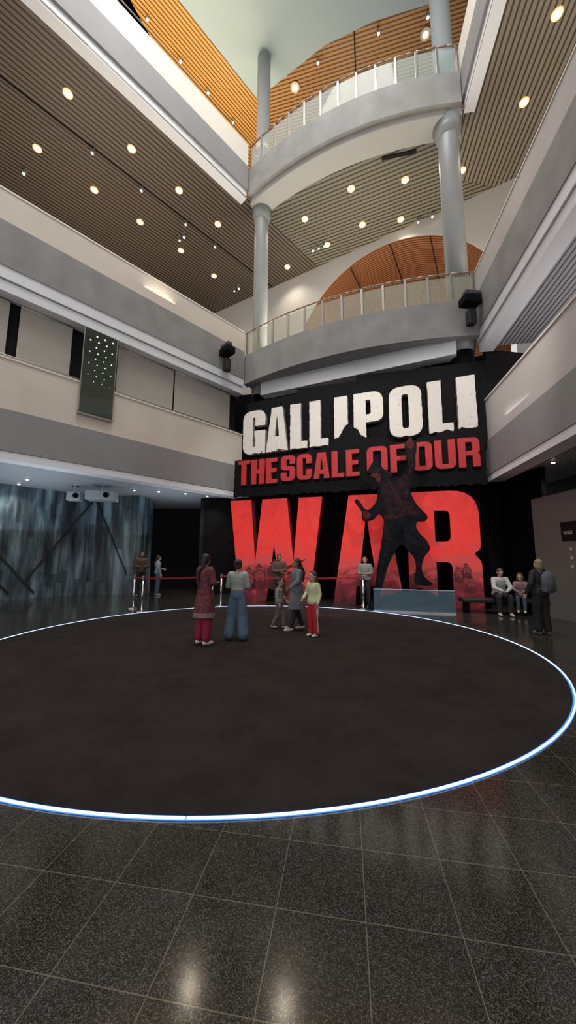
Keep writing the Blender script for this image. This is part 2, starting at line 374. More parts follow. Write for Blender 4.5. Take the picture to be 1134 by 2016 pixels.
M_blue=mat('led_blue_rim',(.05,.2,.6),.4,emis=(.05,.27,.95),es=.7)
NS=24
for k in range(NS):
    a0=2*math.pi*(k+.004)/NS; a1=2*math.pi*(k+.996)/NS
    bm=bmesh.new(); n=10
    pts=[(RR*math.cos(a0+(a1-a0)*i/n),RR*math.sin(a0+(a1-a0)*i/n),.010) for i in range(n+1)]
    for p,q in zip(pts[:-1],pts[1:]): bm_cyl(bm,p,q,.008,.008,8)
    from_bm('light_tube',bm,M_tube,LR,smooth=True)
bm=bmesh.new(); N=160
for (ra,rb,z0,z1) in ((RR-.025,RR+.013,.0008,.004),):
    rings=[]
    for i in range(N):
        a=2*math.pi*i/N; c,s=math.cos(a),math.sin(a)
        rings.append([bm.verts.new((ra*c,ra*s,z0)),bm.verts.new((ra*c,ra*s,z1)),bm.verts.new((rb*c,rb*s,z1)),bm.verts.new((rb*c,rb*s,z0))])
    for i in range(N):
        A=rings[i];B=rings[(i+1)%N]
        for k in range(4): bm.faces.new((A[k],A[(k+1)%4],B[(k+1)%4],B[k]))
from_bm('base_channel',bm,M_blue,LR)
# ------------------------------------------------------------ glyphs
def rpoly(pts):
    out=[];n=len(pts)
    for i in range(n):
        p=Vector(pts[i][:2]); r=pts[i][2] if len(pts[i])>2 else 0
        if r<=0: out.append(p); continue
        a=Vector(pts[i-1][:2])-p; b=Vector(pts[(i+1)%n][:2])-p
        r=min(r,a.length*.5,b.length*.5); a.normalize(); b.normalize()
        s=p+a*r; e=p+b*r
        for k in range(7):
            t=k/6; out.append(s*(1-t)**2+p*2*t*(1-t)+e*t*t)
    return out
def smooth_poly(pts,k=4):
    n=len(pts); out=[]
    for i in range(n):
        p0,p1,p2,p3=[Vector(pts[(i+j)%n][:2]) for j in (-1,0,1,2)]
        for s in range(k):
            t=s/k; out.append(.5*((2*p1)+(p2-p0)*t+(2*p0-5*p1+4*p2-p3)*t*t+(3*p1-p0-3*p2+p3)*t**3))
    return out
def glyph(ch,w,t=.24,q=.17):
    r=.22
    if ch=='I': return [[(0,0),(0,1),(w,1),(w,0)]]
    if ch=='L': return [[(0,0),(0,1),(t,1),(t,q),(w,q),(w,0)]]
    if ch=='T': return [[(w/2-t/2,0),(w/2-t/2,1-q),(0,1-q),(0,1),(w,1),(w,1-q),(w/2+t/2,1-q),(w/2+t/2,0)]]
    if ch=='H': return [[(0,0),(0,1),(t,1),(t,.6),(w-t,.6),(w-t,1),(w,1),(w,0),(w-t,0),(w-t,.42),(t,.42),(t,0)]]
    if ch=='E': return [[(0,0),(0,1),(w,1),(w,1-q),(t,1-q),(t,.6),(w*.92,.6),(w*.92,.43),(t,.43),(t,q),(w,q),(w,0)]]
    if ch=='F': return [[(0,0),(0,1),(w,1),(w,1-q),(t,1-q),(t,.58),(w*.92,.58),(w*.92,.41),(t,.41),(t,0)]]
    if ch=='O': return [[(0,0,r),(0,1,r),(w,1,r),(w,0,r)],[(t,q,.06),(t,1-q,.06),(w-t,1-q,.06),(w-t,q,.06)]]
    if ch=='C': return [[(w,.62),(w,1,r),(0,1,r),(0,0,r),(w,0,r),(w,.40),(w-t,.40),(w-t,q,.05),(t,q,.05),(t,1-q,.05),(w-t,1-q,.05),(w-t,.62)]]
    if ch=='G': return [[(w,.64),(w,1,r),(0,1,r),(0,0,r),(w*.8,0,.1),(w*.86,.06),(w*.88,0),(w,0),(w,.53),(w*.52,.53),(w*.52,.39),(w-t,.39),(w-t,q,.05),(t,q,.05),(t,1-q,.05),(w-t,1-q,.05),(w-t,.64)]]
    if ch=='S': return [[(w,.66),(w,1,r),(0,1,r),(0,.42,.18),(w-t,.42,.04),(w-t,q,.04),(t,q,.04),(t,.34),(0,.34),(0,0,r),(w,0,r),(w,.58,.18),(t,.58,.04),(t,1-q,.04),(w-t,1-q,.04),(w-t,.66)]]
    if ch=='U': return [[(0,1),(0,0,r),(w,0,r),(w,1),(w-t,1),(w-t,q,.05),(t,q,.05),(t,1)]]
    if ch=='P': return [[(0,0),(0,1),(w,1,r),(w,.38,r),(t,.38),(t,0)],[(t,1-q),(w-t,1-q,.05),(w-t,.38+q,.05),(t,.38+q)]]
    if ch=='R': return [[(0,0),(0,1),(w,1,r),(w,.50,.12),(w*.9,.46,.03),(w,.40,.12),(w,0),(w-t,0),(w-t,.39,.05),(t,.39),(t,0)],[(t,1-q),(w-t,1-q,.05),(w-t,.39+q,.05),(t,.39+q)]]
    if ch=='A': return [[(0,0),(w*.25,1),(w*.75,1),(w,0),(w-t*1.0,0),(w-t*1.05,.17),(t*1.05,.17),(t*1.0,0)],[(w*.5,.82),(w*.5-w*.10,.34),(w*.5+w*.10,.34)]]
    if ch=='W': return [[(0,1),(w*.13,0),(w*.42,0),(w*.5,.55),(w*.58,0),(w*.87,0),(w,1),(w*.76,1),(w*.705,.38),(w*.635,1),(w*.365,1),(w*.295,.38),(w*.24,1)]]
def curve_mesh(polys,ext,bevel=0):
    cu=bpy.data.curves.new('c','CURVE'); cu.dimensions='2D'; cu.fill_mode='BOTH'; cu.extrude=ext; cu.bevel_depth=bevel
    for pl in polys:
        s=cu.splines.new('POLY'); s.points.add(len(pl)-1); s.use_cyclic_u=True
        for i,p in enumerate(pl): s.points[i].co=(p[0],p[1],0,1)
    o=bpy.data.objects.new('c',cu); COL.objects.link(o)
    dg=bpy.context.evaluated_depsgraph_get(); me=bpy.data.meshes.new_from_object(o.evaluated_get(dg))
    bpy.data.objects.remove(o); 
    me.transform(Matrix.Rotation(math.pi/2,4,'X'))
    return me
def flat(name,polys,x,z,y,depth,mats,parent=None,sx=1,sz=1,shear=0,rag=0,smooth=0,**props):
    pp=[]
    for pl in polys:
        pts=rpoly(pl) if not smooth else smooth_poly(pl,smooth)
        q=[(x+p[0]*sx, z+p[1]*sz+shear*(p[0]*sx)) for p in pts]
        if rag:
            out=[]; n=len(q); zmin=min(p[1] for p in q)
            for i in range(n):
                a=q[i];b=q[(i+1)%n]; out.append(a); L=math.hypot(b[0]-a[0],b[1]-a[1]); k=int(L/.09)
                low=abs(a[1]-zmin)<.12 and abs(b[1]-zmin)<.12
                for j in range(1,k):
                    f=j/k; amp=rag*(5 if low else 1)
                    out.append((a[0]+(b[0]-a[0])*f+random.uniform(-rag,rag),a[1]+(b[1]-a[1])*f+(random.uniform(0,amp) if low else random.uniform(-amp,amp))))
            q=out
        pp.append(q)
    me=curve_mesh(pp,depth/2)
    me.transform(Matrix.Translation((0,y+depth/2,0)))
    me.materials.clear()
    for m in mats: me.materials.append(m)
    if len(mats)>1:
        for p in me.polygons: p.material_index=0 if abs(p.normal.y)>.7 else 1
    return add(bpy.data.objects.new(name,me),parent,**props)
SA=math.atan2(-.284,.959)
def grunge(name,c,dark,thr,scale,c2=None):
    m,nt,b=nodes_of(name); tc=nt.nodes.new('ShaderNodeTexCoord'); n=nt.nodes.new('ShaderNodeTexNoise'); n.inputs['Scale'].default_value=scale; n.inputs['Detail'].default_value=10; n.inputs['Roughness'].default_value=.8
    nt.links.new(tc.outputs['Object'],n.inputs['Vector']); r=nt.nodes.new('ShaderNodeValToRGB')
    r.color_ramp.elements[0].position=thr-.02; r.color_ramp.elements[0].color=(*dark,1); r.color_ramp.elements[1].position=thr+.02; r.color_ramp.elements[1].color=(*c,1)
    if c2: e=r.color_ramp.elements.new(.68); e.color=(*c2,1)
    nt.links.new(n.outputs['Fac'],r.inputs['Fac']); nt.links.new(r.outputs['Color'],b.inputs['Base Color']); b.inputs['Roughness'].default_value=.7
    return m
M_let=grunge('letter_white_worn',(.56,.53,.49),(.20,.18,.17),.38,7)
M_lets=mat('letter_side_grey',(.35,.33,.32),.7)
M_thr=grunge('letter_dark_red',(.36,.009,.014),(.10,.006,.008),.38,5,(.45,.013,.018))
M_thrs=mat('letter_side_red',(.40,.03,.03),.6)
SG=empty('exhibition_sign',(-2.23,13.73,0),SA,label='large black exhibition sign reading GALLIPOLI THE SCALE OF OUR',category='sign')
flat('backing_panel',[[(.45,5.3),(.45,7.9),(2.6,8.05),(2.6,8.25),(4.9,8.25),(4.9,8.45),(9.3,8.35),(9.3,5.3)]],0,0,.32,.1,[M_black],SG)
flat('lower_backing_panel',[[(.1,3.92),(.12,5.42),(2.9,5.5),(3.2,5.62),(3.5,5.58),(3.75,5.75),(3.95,5.7),(4.1,5.95),(4.25,5.98),(4.4,6.25),(4.52,6.42),(4.66,6.5),(4.8,6.3),(4.95,6.22),(5.05,6.0),(5.2,5.9),(5.4,5.82),(5.6,5.85),(6.05,5.68),(6.3,5.6),(6.9,5.65),(7.2,5.8),(7.45,5.72),(7.9,5.92),(8.1,5.8),(8.35,5.95),(8.6,5.82),(9.0,6.0),(9.0,3.95)]],0,0,0,.12,[M_black],SG,rag=.015)
for ch,a,b in (('G',.42,1.36),('A',1.40,2.28),('L',2.38,3.05),('L',3.14,3.85),('I',4.08,4.58),('P',4.80,5.85),('O',6.05,7.15),('L',7.35,8.12),('I',8.28,8.86)):
    z0=5.62+.03*a; H=1.78+.012*a
    flat('letter',glyph(ch,(b-a)/H,.235,.16),a,z0,.06,.22,[M_let,M_lets],SG,H,H,.03,rag=.009,label='white worn letter %s'%ch)
def word(chars,a,b,z0,H,wi=None,gap=.07):
    wd={'I':.3,'A':.6,'T':.5,'L':.45,'E':.47,'F':.45}; ws=[wd.get(c,.56) for c in chars]
    tot=sum(ws)+gap*(len(chars)-1); k=(b-a)/tot; x=a
    for c,w in zip(chars,ws):
        flat('letter',glyph(c,w*k/H,.22,.155),x,z0+.012*x,-.12,.12,[M_thr,M_thrs],SG,H,H,.012,label='dark red letter %s'%c); x+=(w+gap)*k
word('THE',.33,1.92,4.38,.97); word('SCALE',2.07,4.98,4.42,.97); word('OF',5.24,6.6,4.44,.98); word('OUR',6.75,8.82,4.44,.99)
def war_mat():
    m,nt,b=nodes_of('letter_bright_red'); tc=nt.nodes.new('ShaderNodeTexCoord'); sp=nt.nodes.new('ShaderNodeSeparateXYZ'); nt.links.new(tc.outputs['Object'],sp.inputs[0])
    n=nt.nodes.new('ShaderNodeTexNoise'); n.inputs['Scale'].default_value=1.5; n.inputs['Detail'].default_value=10; n.inputs['Roughness'].default_value=.74; n.inputs['Distortion'].default_value=.8; nt.links.new(tc.outputs['Object'],n.inputs['Vector'])
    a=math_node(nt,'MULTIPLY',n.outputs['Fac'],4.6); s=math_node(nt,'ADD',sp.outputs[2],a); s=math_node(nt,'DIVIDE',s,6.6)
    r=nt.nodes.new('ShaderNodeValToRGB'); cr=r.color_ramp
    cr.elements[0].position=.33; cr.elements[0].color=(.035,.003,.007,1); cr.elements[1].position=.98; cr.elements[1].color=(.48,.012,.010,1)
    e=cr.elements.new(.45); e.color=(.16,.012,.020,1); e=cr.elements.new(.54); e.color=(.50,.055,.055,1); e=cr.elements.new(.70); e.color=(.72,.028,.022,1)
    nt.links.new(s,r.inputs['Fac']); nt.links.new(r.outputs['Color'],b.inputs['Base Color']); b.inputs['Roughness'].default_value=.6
    nt.links.new(r.outputs['Color'],b.inputs['Emission Color']); b.inputs['Emission Strength'].default_value=.28  # weak emission added so the printed letters look brightly lit
    return m
M_war=war_mat(); M_wars=mat('letter_side_maroon',(.09,.005,.007),.5)
LET={}
for ch,a,b,t,q in (('W',0,3.62,.3,.2),('A',3.98,6.35,.20,.2),('R',6.5,8.68,.225,.17)):
    o=flat('giant_letter',glyph(ch,(b-a)/3.8,t,q),0,.0,0,.36,[M_war,M_wars],None,3.8,3.8,label='freestanding red letter %s as tall as two people'%ch,category='letter',group='freestanding red letters')
    p=Matrix.Rotation(SA,4,'Z')@Vector((a,-.05,0)); o.location=(-2.23+p.x,13.73+p.y,.005); o.rotation_euler=(0,0,SA); LET[ch]=o
M_sil=mat('printed_silhouette',(.11,.010,.016),.7,var=.4,vscale=3)
M_silw=mat('printed_midtone',(.26,.04,.04),.7,var=.5,vscale=8)
def silh(parent,x,z,s,kind):
    if kind==0: body=[(0,0),(.02,.35),(-.05,.5),(-.02,.70),(.10,.79),(.13,.84),(.05,.87),(.07,.9),(.14,.92),(.17,.98),(.25,1.0),(.33,.97),(.35,.91),(.42,.89),(.42,.87),(.33,.85),(.32,.79),(.48,.70),(.9,.85),(1.3,1.0),(1.31,.97),(.95,.78),(.58,.57),(.5,.3),(.55,0)]
    else: body=[(-.05,0),(-.04,.3),(-.03,.5),(.04,.66),(.16,.73),(.17,.78),(.08,.81),(.05,.84),(.14,.86),(.17,.94),(.25,.96),(.33,.93),(.35,.86),(.43,.83),(.42,.81),(.34,.80),(.33,.74),(.46,.68),(.55,.5),(.54,.2),(.56,0)]
    flat('printed_figure',[body],x,z,-.006,.006,[M_sil],parent,s,s,smooth=3)
    if kind==1: flat('printed_figure_tone',[[(.17,.82),(.26,.84),(.34,.81),(.32,.74),(.25,.71),(.18,.75)]],x,z,-.009,.003,[M_silw],parent,s,s,smooth=3); flat('printed_figure_tone',[[(.05,.60),(.20,.68),(.38,.66),(.48,.50),(.44,.25),(.30,.36),(.12,.30)]],x,z,-.009,.003,[M_silw],parent,s,s,smooth=3)
for x,z,s,k in ((.62,.45,.85,1),(1.02,.50,.9,1),(1.60,.50,1.05,0),(2.2,.30,.85,1),(2.55,.55,.6,1)): silh(LET['W'],x,z,s,k)
for x,z,s,k in ((.03,.6,.6,1),(1.36,.85,.56,1),(1.60,1.0,.52,1),(1.68,.55,.55,1)): silh(LET['R'],x,z,s*.9,k)
# soldier cut-out
M_sold=mat('cutout_slate',(.0050,.0062,.0082),.8,var=.75,vscale=2.6,spec=.1)
sol=[(727,932),(733,922),(738,916),(746,915),(754,921),(758,930),(772,938),(778,944),(774,949),(769,951),(773,955),(781,953),(792,948),(802,938),(807,928),(808,916),(805,902),(803,890),(804,883),(809,880),(810,873),(814,869),(818,872),(820,878),(826,884),(826,898),(823,912),(823,928),(818,946),(812,962),(811,975),(814,988),(824,1006),(837,1020),(841,1028),(836,1035),(822,1036),(819,1046),(826,1058),(837,1070),(843,1084),(839,1092),(832,1100),(826,1118),(828,1132),(836,1142),(843,1146),(843,1151),(828,1152),(814,1150),(811,1142),(815,1122),(813,1104),(802,1090),(789,1077),(776,1092),(763,1116),(754,1142),(747,1165),(742,1184),(738,1196),(722,1197),(721,1188),(729,1176),(734,1160),(738,1138),(742,1112),(749,1080),(754,1052),(756,1030),(747,1019),(736,1029),(719,1033),(712,1026),(712,1014),(704,1002),(698,993),(703,988),(712,998),(718,1007),(726,1010),(736,1003),(744,990),(745,978),(749,965),(743,960),(740,955),(741,948),(732,948),(729,944),(732,939),(723,937)]
def solp(pts): return [((x-700)*.0157,(1197-y)*.0170) for x,y in pts]
o=flat('soldier_cutout',[solp(sol)],0,0,0,.06,[M_sold,M_black],None,smooth=3,label='dark slate cut-out of a charging soldier holding a pistol',category='cutout figure')
p=Matrix.Rotation(SA,4,'Z')@Vector((4.88,-.70,0)); o.location=(-2.23+p.x,13.73+p.y,.0); o.rotation_euler=(0,0,SA)
SOLD=o
M_s1=mat('cutout_jacket',(.016,.008,.010),.8,var=.8,vscale=5,spec=.1)
M_s4=mat('cutout_trousers',(.008,.009,.012),.8,var=.7,vscale=6,spec=.1)
M_s2=mat('cutout_skin',(.075,.018,.016),.8,var=.4,vscale=9,spec=.1)
M_s3=mat('cutout_webbing',(.028,.012,.013),.8,var=.4,vscale=9,spec=.1)
for nm,poly,m_ in (('hat_brim',[(725,934),(738,930),(756,930),(772,940),(774,945),(758,940),(740,938)],M_s1),('face',[(735,940),(744,939),(752,943),(754,951),(749,957),(744,954),(742,948),(735,946)],M_s2),('raised_hand',[(806,884),(812,874),(817,876),(822,886),(819,894),(809,893)],M_s2),
    ('jacket',[(758,962),(772,958),(790,953),(804,944),(809,955),(806,972),(810,992),(820,1010),(831,1024),(818,1028),(800,1022),(780,1030),(762,1030),(760,1000),(752,985)],M_s1),('raised_sleeve',[(808,898),(820,897),(819,915),(819,930),(812,945),(805,940),(811,925)],M_s1),
    ('pistol_hand',[(714,1014),(724,1014),(732,1020),(726,1027),(717,1027)],M_s2),
    ('thigh',[(800,1040),(814,1044),(830,1068),(837,1082),(826,1086),(806,1072),(794,1056)],M_s4),('far_leg',[(759,1040),(774,1044),(766,1080),(752,1120),(744,1160),(741,1150),(746,1110)],M_s4)):
    flat(nm,[solp(poly)],0,0,-.004,.004,[m_],SOLD,smooth=3)
for nm,poly in (('belt',[(759,1020),(780,1022),(804,1014),(820,1017),(820,1023),(804,1021),(780,1030),(759,1028)]),('strap',[(768,960),(774,958),(802,1014),(797,1017)])):
    flat(nm,[solp(poly)],0,0,-.008,.004,[M_s3],SOLD,smooth=3)
o=flat('rubble_cutout',[[(0,0),(0,.12),(.3,.3),(.5,.42),(.7,.40),(.9,.55),(1.1,.5),(1.3,.58),(1.5,.66),(1.7,.62),(1.9,.5),(2.1,.42),(2.4,.3),(2.5,.1),(2.5,0)]],0,0,0,.3,[M_sold,M_black],None,rag=.03,label='dark jagged rubble base under the soldier cut-out',category='display base')
p=Matrix.Rotation(SA,4,'Z')@Vector((5.25,-.56,0)); o.location=(-2.23+p.x,13.73+p.y,.002); o.rotation_euler=(0,0,SA)
PL_=empty('glass_barrier',(-2.23+5.35*.959-.95*.284,13.73-5.35*.284-.95*.959-.2,0),SA,label='low dusky blue glass barrier in front of the soldier cut-out',category='barrier')
for i in range(2):
    box('glass_pane',(.57+1.14*i,0,.34),(1.135,.02,.62),glass_mat('plinth_glass',(.20,.33,.42),.20,.04),PL_)
box('top_rail',(1.14,0,.665),(2.28,.03,.022),mat('plinth_rail',(.40,.55,.65),.3,metal=.3),PL_)
box('foot_rail',(1.14,0,.02),(2.28,.07,.035),M_steel,PL_)
# ------------------------------------------------------------ black back walls of ground floor
def poly_wall(name,pts,z0,z1,th,m):
    bm=bmesh.new()
    for a,b in zip(pts[:-1],pts[1:]):
        a=Vector(a);b=Vector(b);d=(b-a).normalized();n=Vector((-d.y,d.x))*th
        bm_prism(bm,[a,b,b+n,a+n],z0,z1)
    return from_bm(name,bm,m,**S)
poly_wall('wall_back.002',[(-3.9,16.3),(-2.0,16.1),(6.9,13.0),(7.7,12.6)],0,9.35,.15,M_black)
poly_wall('wall_back.003',[(7.6,12.6),(7.6,10.45)],0,4.4,.15,M_black)
poly_wall('wall_back.004',[(-3.9,16.3),(-3.9,20),(-10,20)],0,4.4,.15,M_dark)
poly_wall('wall_back.005',[(7.0,11.75),(16,13.2)],4.5,9.0,.15,M_dark)
poly_wall('wall_right.001',[(7.28,10.5),(7.28,0)],0,3.35,.3,mat('info_wall_grey',(.17,.16,.152),.6))
poly_wall('wall_right.002',[(9.5,14),(9.5,-4)],0,4.4,.2,M_dark)
def mural_mat():
    m,nt,b=nodes_of('streaky_panel'); tc=nt.nodes.new('ShaderNodeTexCoord'); mp=nt.nodes.new('ShaderNodeMapping'); mp.inputs['Scale'].default_value=(2.6,2.6,.40)
    nt.links.new(tc.outputs['Object'],mp.inputs[0]); n=nt.nodes.new('ShaderNodeTexNoise'); n.inputs['Scale'].default_value=1.1; n.inputs['Detail'].default_value=7; nt.links.new(mp.outputs[0],n.inputs['Vector'])
    sp=nt.nodes.new('ShaderNodeSeparateXYZ'); nt.links.new(tc.outputs['Object'],sp.inputs[0])
    u=math_node(nt,'ADD',math_node(nt,'MULTIPLY',sp.outputs[0],.75),math_node(nt,'MULTIPLY',sp.outputs[1],.66)); u=math_node(nt,'FLOOR',math_node(nt,'MULTIPLY',u,4.5))
    wn=nt.nodes.new('ShaderNodeTexWhiteNoise'); wn.noise_dimensions='1D'; nt.links.new(u,wn.inputs['W'])
    zz=math_node(nt,'FLOOR',math_node(nt,'ADD',math_node(nt,'MULTIPLY',sp.outputs[2],.4),math_node(nt,'MULTIPLY',wn.outputs['Value'],7.0)))
    w2=nt.nodes.new('ShaderNodeTexWhiteNoise'); w2.noise_dimensions='2D'; cb=nt.nodes.new('ShaderNodeCombineXYZ'); nt.links.new(u,cb.inputs[0]); nt.links.new(zz,cb.inputs[1]); nt.links.new(cb.outputs[0],w2.inputs['Vector'])
    f=math_node(nt,'ADD',math_node(nt,'MULTIPLY',n.outputs['Fac'],1.0),math_node(nt,'MULTIPLY',w2.outputs['Value'],.15))
    r=nt.nodes.new('ShaderNodeValToRGB'); cr=r.color_ramp; cr.elements[0].position=.42; cr.elements[0].color=(.018,.024,.030,1); cr.elements[1].position=.80; cr.elements[1].color=(.32,.48,.57,1)
    e=cr.elements.new(.58); e.color=(.08,.12,.15,1)
    nt.links.new(f,r.inputs['Fac']); nt.links.new(r.outputs['Color'],b.inputs['Base Color']); b.inputs['Roughness'].default_value=.35
    return m
M_mur=mural_mat()
poly_wall('wall_left.002',[(-14.5,8.9),(-10.7,13.4),(-8.7,15.9),(-6.5,15.6),(-6.5,17)],0,4.36,.15,M_mur)
def slant(a,b,za,zb,w=.13):
    tn[0]+=1
    a=Vector(a);b=Vector(b);d=(b-a).normalized();n=Vector((d.y,-d.x))*.02
    bm=bmesh.new(); vs=[]
    for off in (0,1):
        for (p,z) in ((a,za-w/2),(b,zb-w/2),(b,zb+w/2),(a,za+w/2)): vs.append(bm.verts.new((p.x+n.x*(1+off),p.y+n.y*(1+off),z)))
    bm.faces.new(vs[:4]);bm.faces.new(vs[4:][::-1])
    for i in range(4): bm.faces.new((vs[i],vs[(i+1)%4],vs[4+(i+1)%4],vs[4+i]))
    from_bm('trim_%d'%tn[0],bm,mat('mural_beam',(.022,.028,.034),.5),**S)
slant((-10.2,14.03),(-8.75,15.84),.7,4.2); slant((-8.65,15.88),(-7.0,15.66),4.1,.9); slant((-12.2,11.6),(-10.5,13.65),3.2,.2); slant((-10.9,13.18),(-10.0,14.28),1.9,.2)
def projector(x,y,w,rot):
    P=empty('projector',(x,y,3.75),rot,label='white boxy projector hung under the slatted soffit',category='projector',group='hanging projectors')
    box('body',(0,0,.2),(w,w*.6,.36),mat('projector_white',(.42,.46,.50),.5),P,bev=.04)
    bm=bmesh.new(); bm_cyl(bm,(w*.2,-w*.3-.06,.2),(w*.2,-w*.3+.02,.2),.1,.1,16); from_bm('lens',bm,M_black,P)
    bm=bmesh.new(); bm_cyl(bm,(0,0,.36),(0,0,.61),.03,.03,8); bm_box(bm,(0,0,.6),(.25,.25,.02)); from_bm('ceiling_mount',bm,M_steel,P)
projector(-7.2,13.55,1.05,.25); projector(-8.3,13.6,.5,.2)
for (x,y) in ((-9.3,12.4),(-10.2,13.2),(-5.4,14.6),(-4.4,15.0),(-6.3,14.3),(-3.6,15.6)):
    downlight(x,y,4.36,.04,'small white downlight in the low soffit','low soffit downlights',energy=70,lens=M_lensw,bez=M_bezw)
for (x,y) in ((7.6,9.9),(7.8,8.6)):
    downlight(x,y,4.36,.04,'small white downlight in the low soffit','low soffit downlights',energy=60,lens=M_lensw,bez=M_bezw)
def speaker(x,y,z,rot,lab,arm):
    P=empty('loudspeaker',(x,y,z),rot,label=lab,category='speaker',group='hanging loudspeakers')
    box('bracket',(arm*.3,0,.55),(1.0,.22,.14),mat('bracket_dark',(.05,.055,.065),.5),P,bev=.02)
    box('amplifier_box',(0,0,.25),(.62,.4,.28),M_black,P,bev=.03)
    bm=bmesh.new(); bm_cyl(bm,(0,0,-.1),(0,0,.5),.02,.02,8); bm_cyl(bm,(.15,0,.2),(.15,0,.5),.015,.015,8); from_bm('hanger',bm,M_black,P)
    bm=bmesh.new(); bm_box(bm,(0,0,-.35),(.26,.26,.52),None,.03); 
    for zz in (-.48,-.25): bm_cyl(bm,(0,-.135,zz),(0,-.12,zz),.09,.09,16)
    from_bm('cabinet',bm,mat('speaker_black',(.012,.012,.013),.5),P)
speaker(-2.55,13.75,9.85,LA-math.pi/2+.0,'black loudspeaker hung on a bracket from the concrete fascia',-1)
speaker(6.15,11.0,10.0,.1,'black loudspeaker hung on a bracket beside the curved balcony',1)
# ------------------------------------------------------------ info poster on grey wall
IP=empty('info_poster',(7.27,9.05,2.3),label='small black poster reading WAR with sponsor marks on the grey wall',category='poster')
box('poster_board',(0,-.1,0),(.02,.95,.5),mat('poster_black',(.012,.012,.013),.6,spec=.2),IP)
def text(s,size,loc,m,parent):
    cu=bpy.data.curves.new('t','FONT'); cu.body=s; cu.size=size; cu.extrude=.004; cu.align_x='CENTER'; cu.offset=.008*size
    o=bpy.data.objects.new('t',cu); COL.objects.link(o); dg=bpy.context.evaluated_depsgraph_get(); me=bpy.data.meshes.new_from_object(o.evaluated_get(dg)); bpy.data.objects.remove(o)
    me.transform(Matrix.Rotation(-math.pi/2,4,'Z')@Matrix.Rotation(math.pi/2,4,'X')); me.materials.clear(); me.materials.append(m)
    n=add(bpy.data.objects.new('lettering',me),parent); n.location=loc
M_w=mat('print_white',(.55,.55,.53),.6)
text('WAR',.13,(-.014,.14,-.08),M_w,IP)
bm=bmesh.new(); bm_cyl(bm,(-.016,-.28,.02),(-.01,-.28,.02),.10,.10,20); from_bm('emblem',bm,M_w,IP)
for i,z in enumerate((1.85,1.62,1.4,1.2,1.0)):
    W=empty('wall_logo',(7.277,9.0,z),label='small white printed sponsor mark on the grey wall',category='logo',group='sponsor marks')
    bm=bmesh.new(); bm_box(bm,(0,-.12,0),(.006,.3,.03)); bm_box(bm,(0,-.1,-.05),(.006,.22,.015)); from_bm('bars',bm,M_w,W)
    if i<3: bm=bmesh.new(); bm_cyl(bm,(-.003,.17,0),(.003,.17,0),.045,.045,16); from_bm('roundel',bm,M_w,W)
Bn=empty('bench',(6.12,10.75,0),-.15,label='low black upholstered bench against the dark wall',category='bench')
box('seat',(0.05,0,.38),(2.0,.5,.12),mat('bench_black',(.02,.02,.022),.5),Bn,bev=.03)
for x in (-.8,.9): box('leg',(x,0,.16),(.08,.42,.32),M_black,Bn)
# ------------------------------------------------------------ stanchions
M_chr=mat('chrome',(.75,.77,.8),.18,metal=1)
M_belt=mat('belt_red',(.32,.008,.02),.6)
posts=[(-4.86,11.47),(-4.3,10.75),(-2.48,11.95),(-2.24,12.2),(2.42,11.62)]
SO=[]
for (x,y) in posts:
    P=empty('stanchion',(x,y,0),label='chrome barrier post with red retractable belt',category='barrier post',group='belt barrier posts')
    bm=bmesh.new(); bm_cyl(bm,(0,0,0.001),(0,0,.025),.17,.165,28); bm_cyl(bm,(0,0,.025),(0,0,.05),.16,.05,28); from_bm('base',bm,M_chr,P,smooth=False)
    bm=bmesh.new(); bm_cyl(bm,(0,0,.04),(0,0,.93),.034,.034,20); from_bm('pole',bm,M_chr,P,smooth=True)
    bm=bmesh.new(); bm_cyl(bm,(0,0,.93),(0,0,1.03),.042,.042,20); bm_cyl(bm,(0,0,1.03),(0,0,1.045),.045,.03,20); from_bm('belt_cassette',bm,mat('cassette',(.2,.2,.21),.3,metal=.6),P)
    SO.append(P)
def belt(i,j):
    a=Vector(posts[i]);b=Vector(posts[j]); d=(b-a); L=d.length; u=d/L
    bm=bmesh.new(); n=12; R=[]
    for k in range(n+1):
        s=.04+(L-.08)*k/n; q=u*s; sag=-.05*4*(k/n)*(1-k/n)*min(1,L/4); w=Vector((-u.y,u.x))*.003
        R.append([bm.verts.new((q.x+w.x,q.y+w.y,.955+sag)),bm.verts.new((q.x+w.x,q.y+w.y,1.005+sag)),bm.verts.new((q.x-w.x,q.y-w.y,1.005+sag)),bm.verts.new((q.x-w.x,q.y-w.y,.955+sag))])
    for k in range(n):
        for c in range(4): bm.faces.new((R[k][c],R[k][(c+1)%4],R[k+1][(c+1)%4],R[k+1][c]))
    bm.faces.new(R[0]);bm.faces.new(R[-1][::-1])
    from_bm('belt',bm,M_belt,SO[i],label='red belt')
belt(0,1);belt(1,2);belt(3,4)
# ------------------------------------------------------------ people
def remesh(bm,name,mats,vox,parent=None,smooth_it=2,**props):
    me=bpy.data.meshes.new(name); bm.to_mesh(me); bm.free()
    o=bpy.data.objects.new(name,me); COL.objects.link(o)
    r=o.modifiers.new('r','REMESH'); r.mode='VOXEL'; r.voxel_size=vox
    if smooth_it: s=o.modifiers.new('s','SMOOTH'); s.factor=.5; s.iterations=smooth_it
    dg=bpy.context.evaluated_depsgraph_get(); m2=bpy.data.meshes.new_from_object(o.evaluated_get(dg))
    bpy.data.objects.remove(o); bpy.data.meshes.remove(me); m2.name=name
    for p in m2.polygons: p.use_smooth=True
    m2.materials.clear()
    for m in (mats if isinstance(mats,(list,tuple)) else [mats]): m2.materials.append(m)
    return add(bpy.data.objects.new(name,m2),parent,**props)
def chain(bm,pts,rs):
    for p,r in zip(pts,rs): bm_sph(bm,p,r,2)
    for i in range(len(pts)-1): bm_cyl(bm,pts[i],pts[i+1],rs[i],rs[i+1],14)
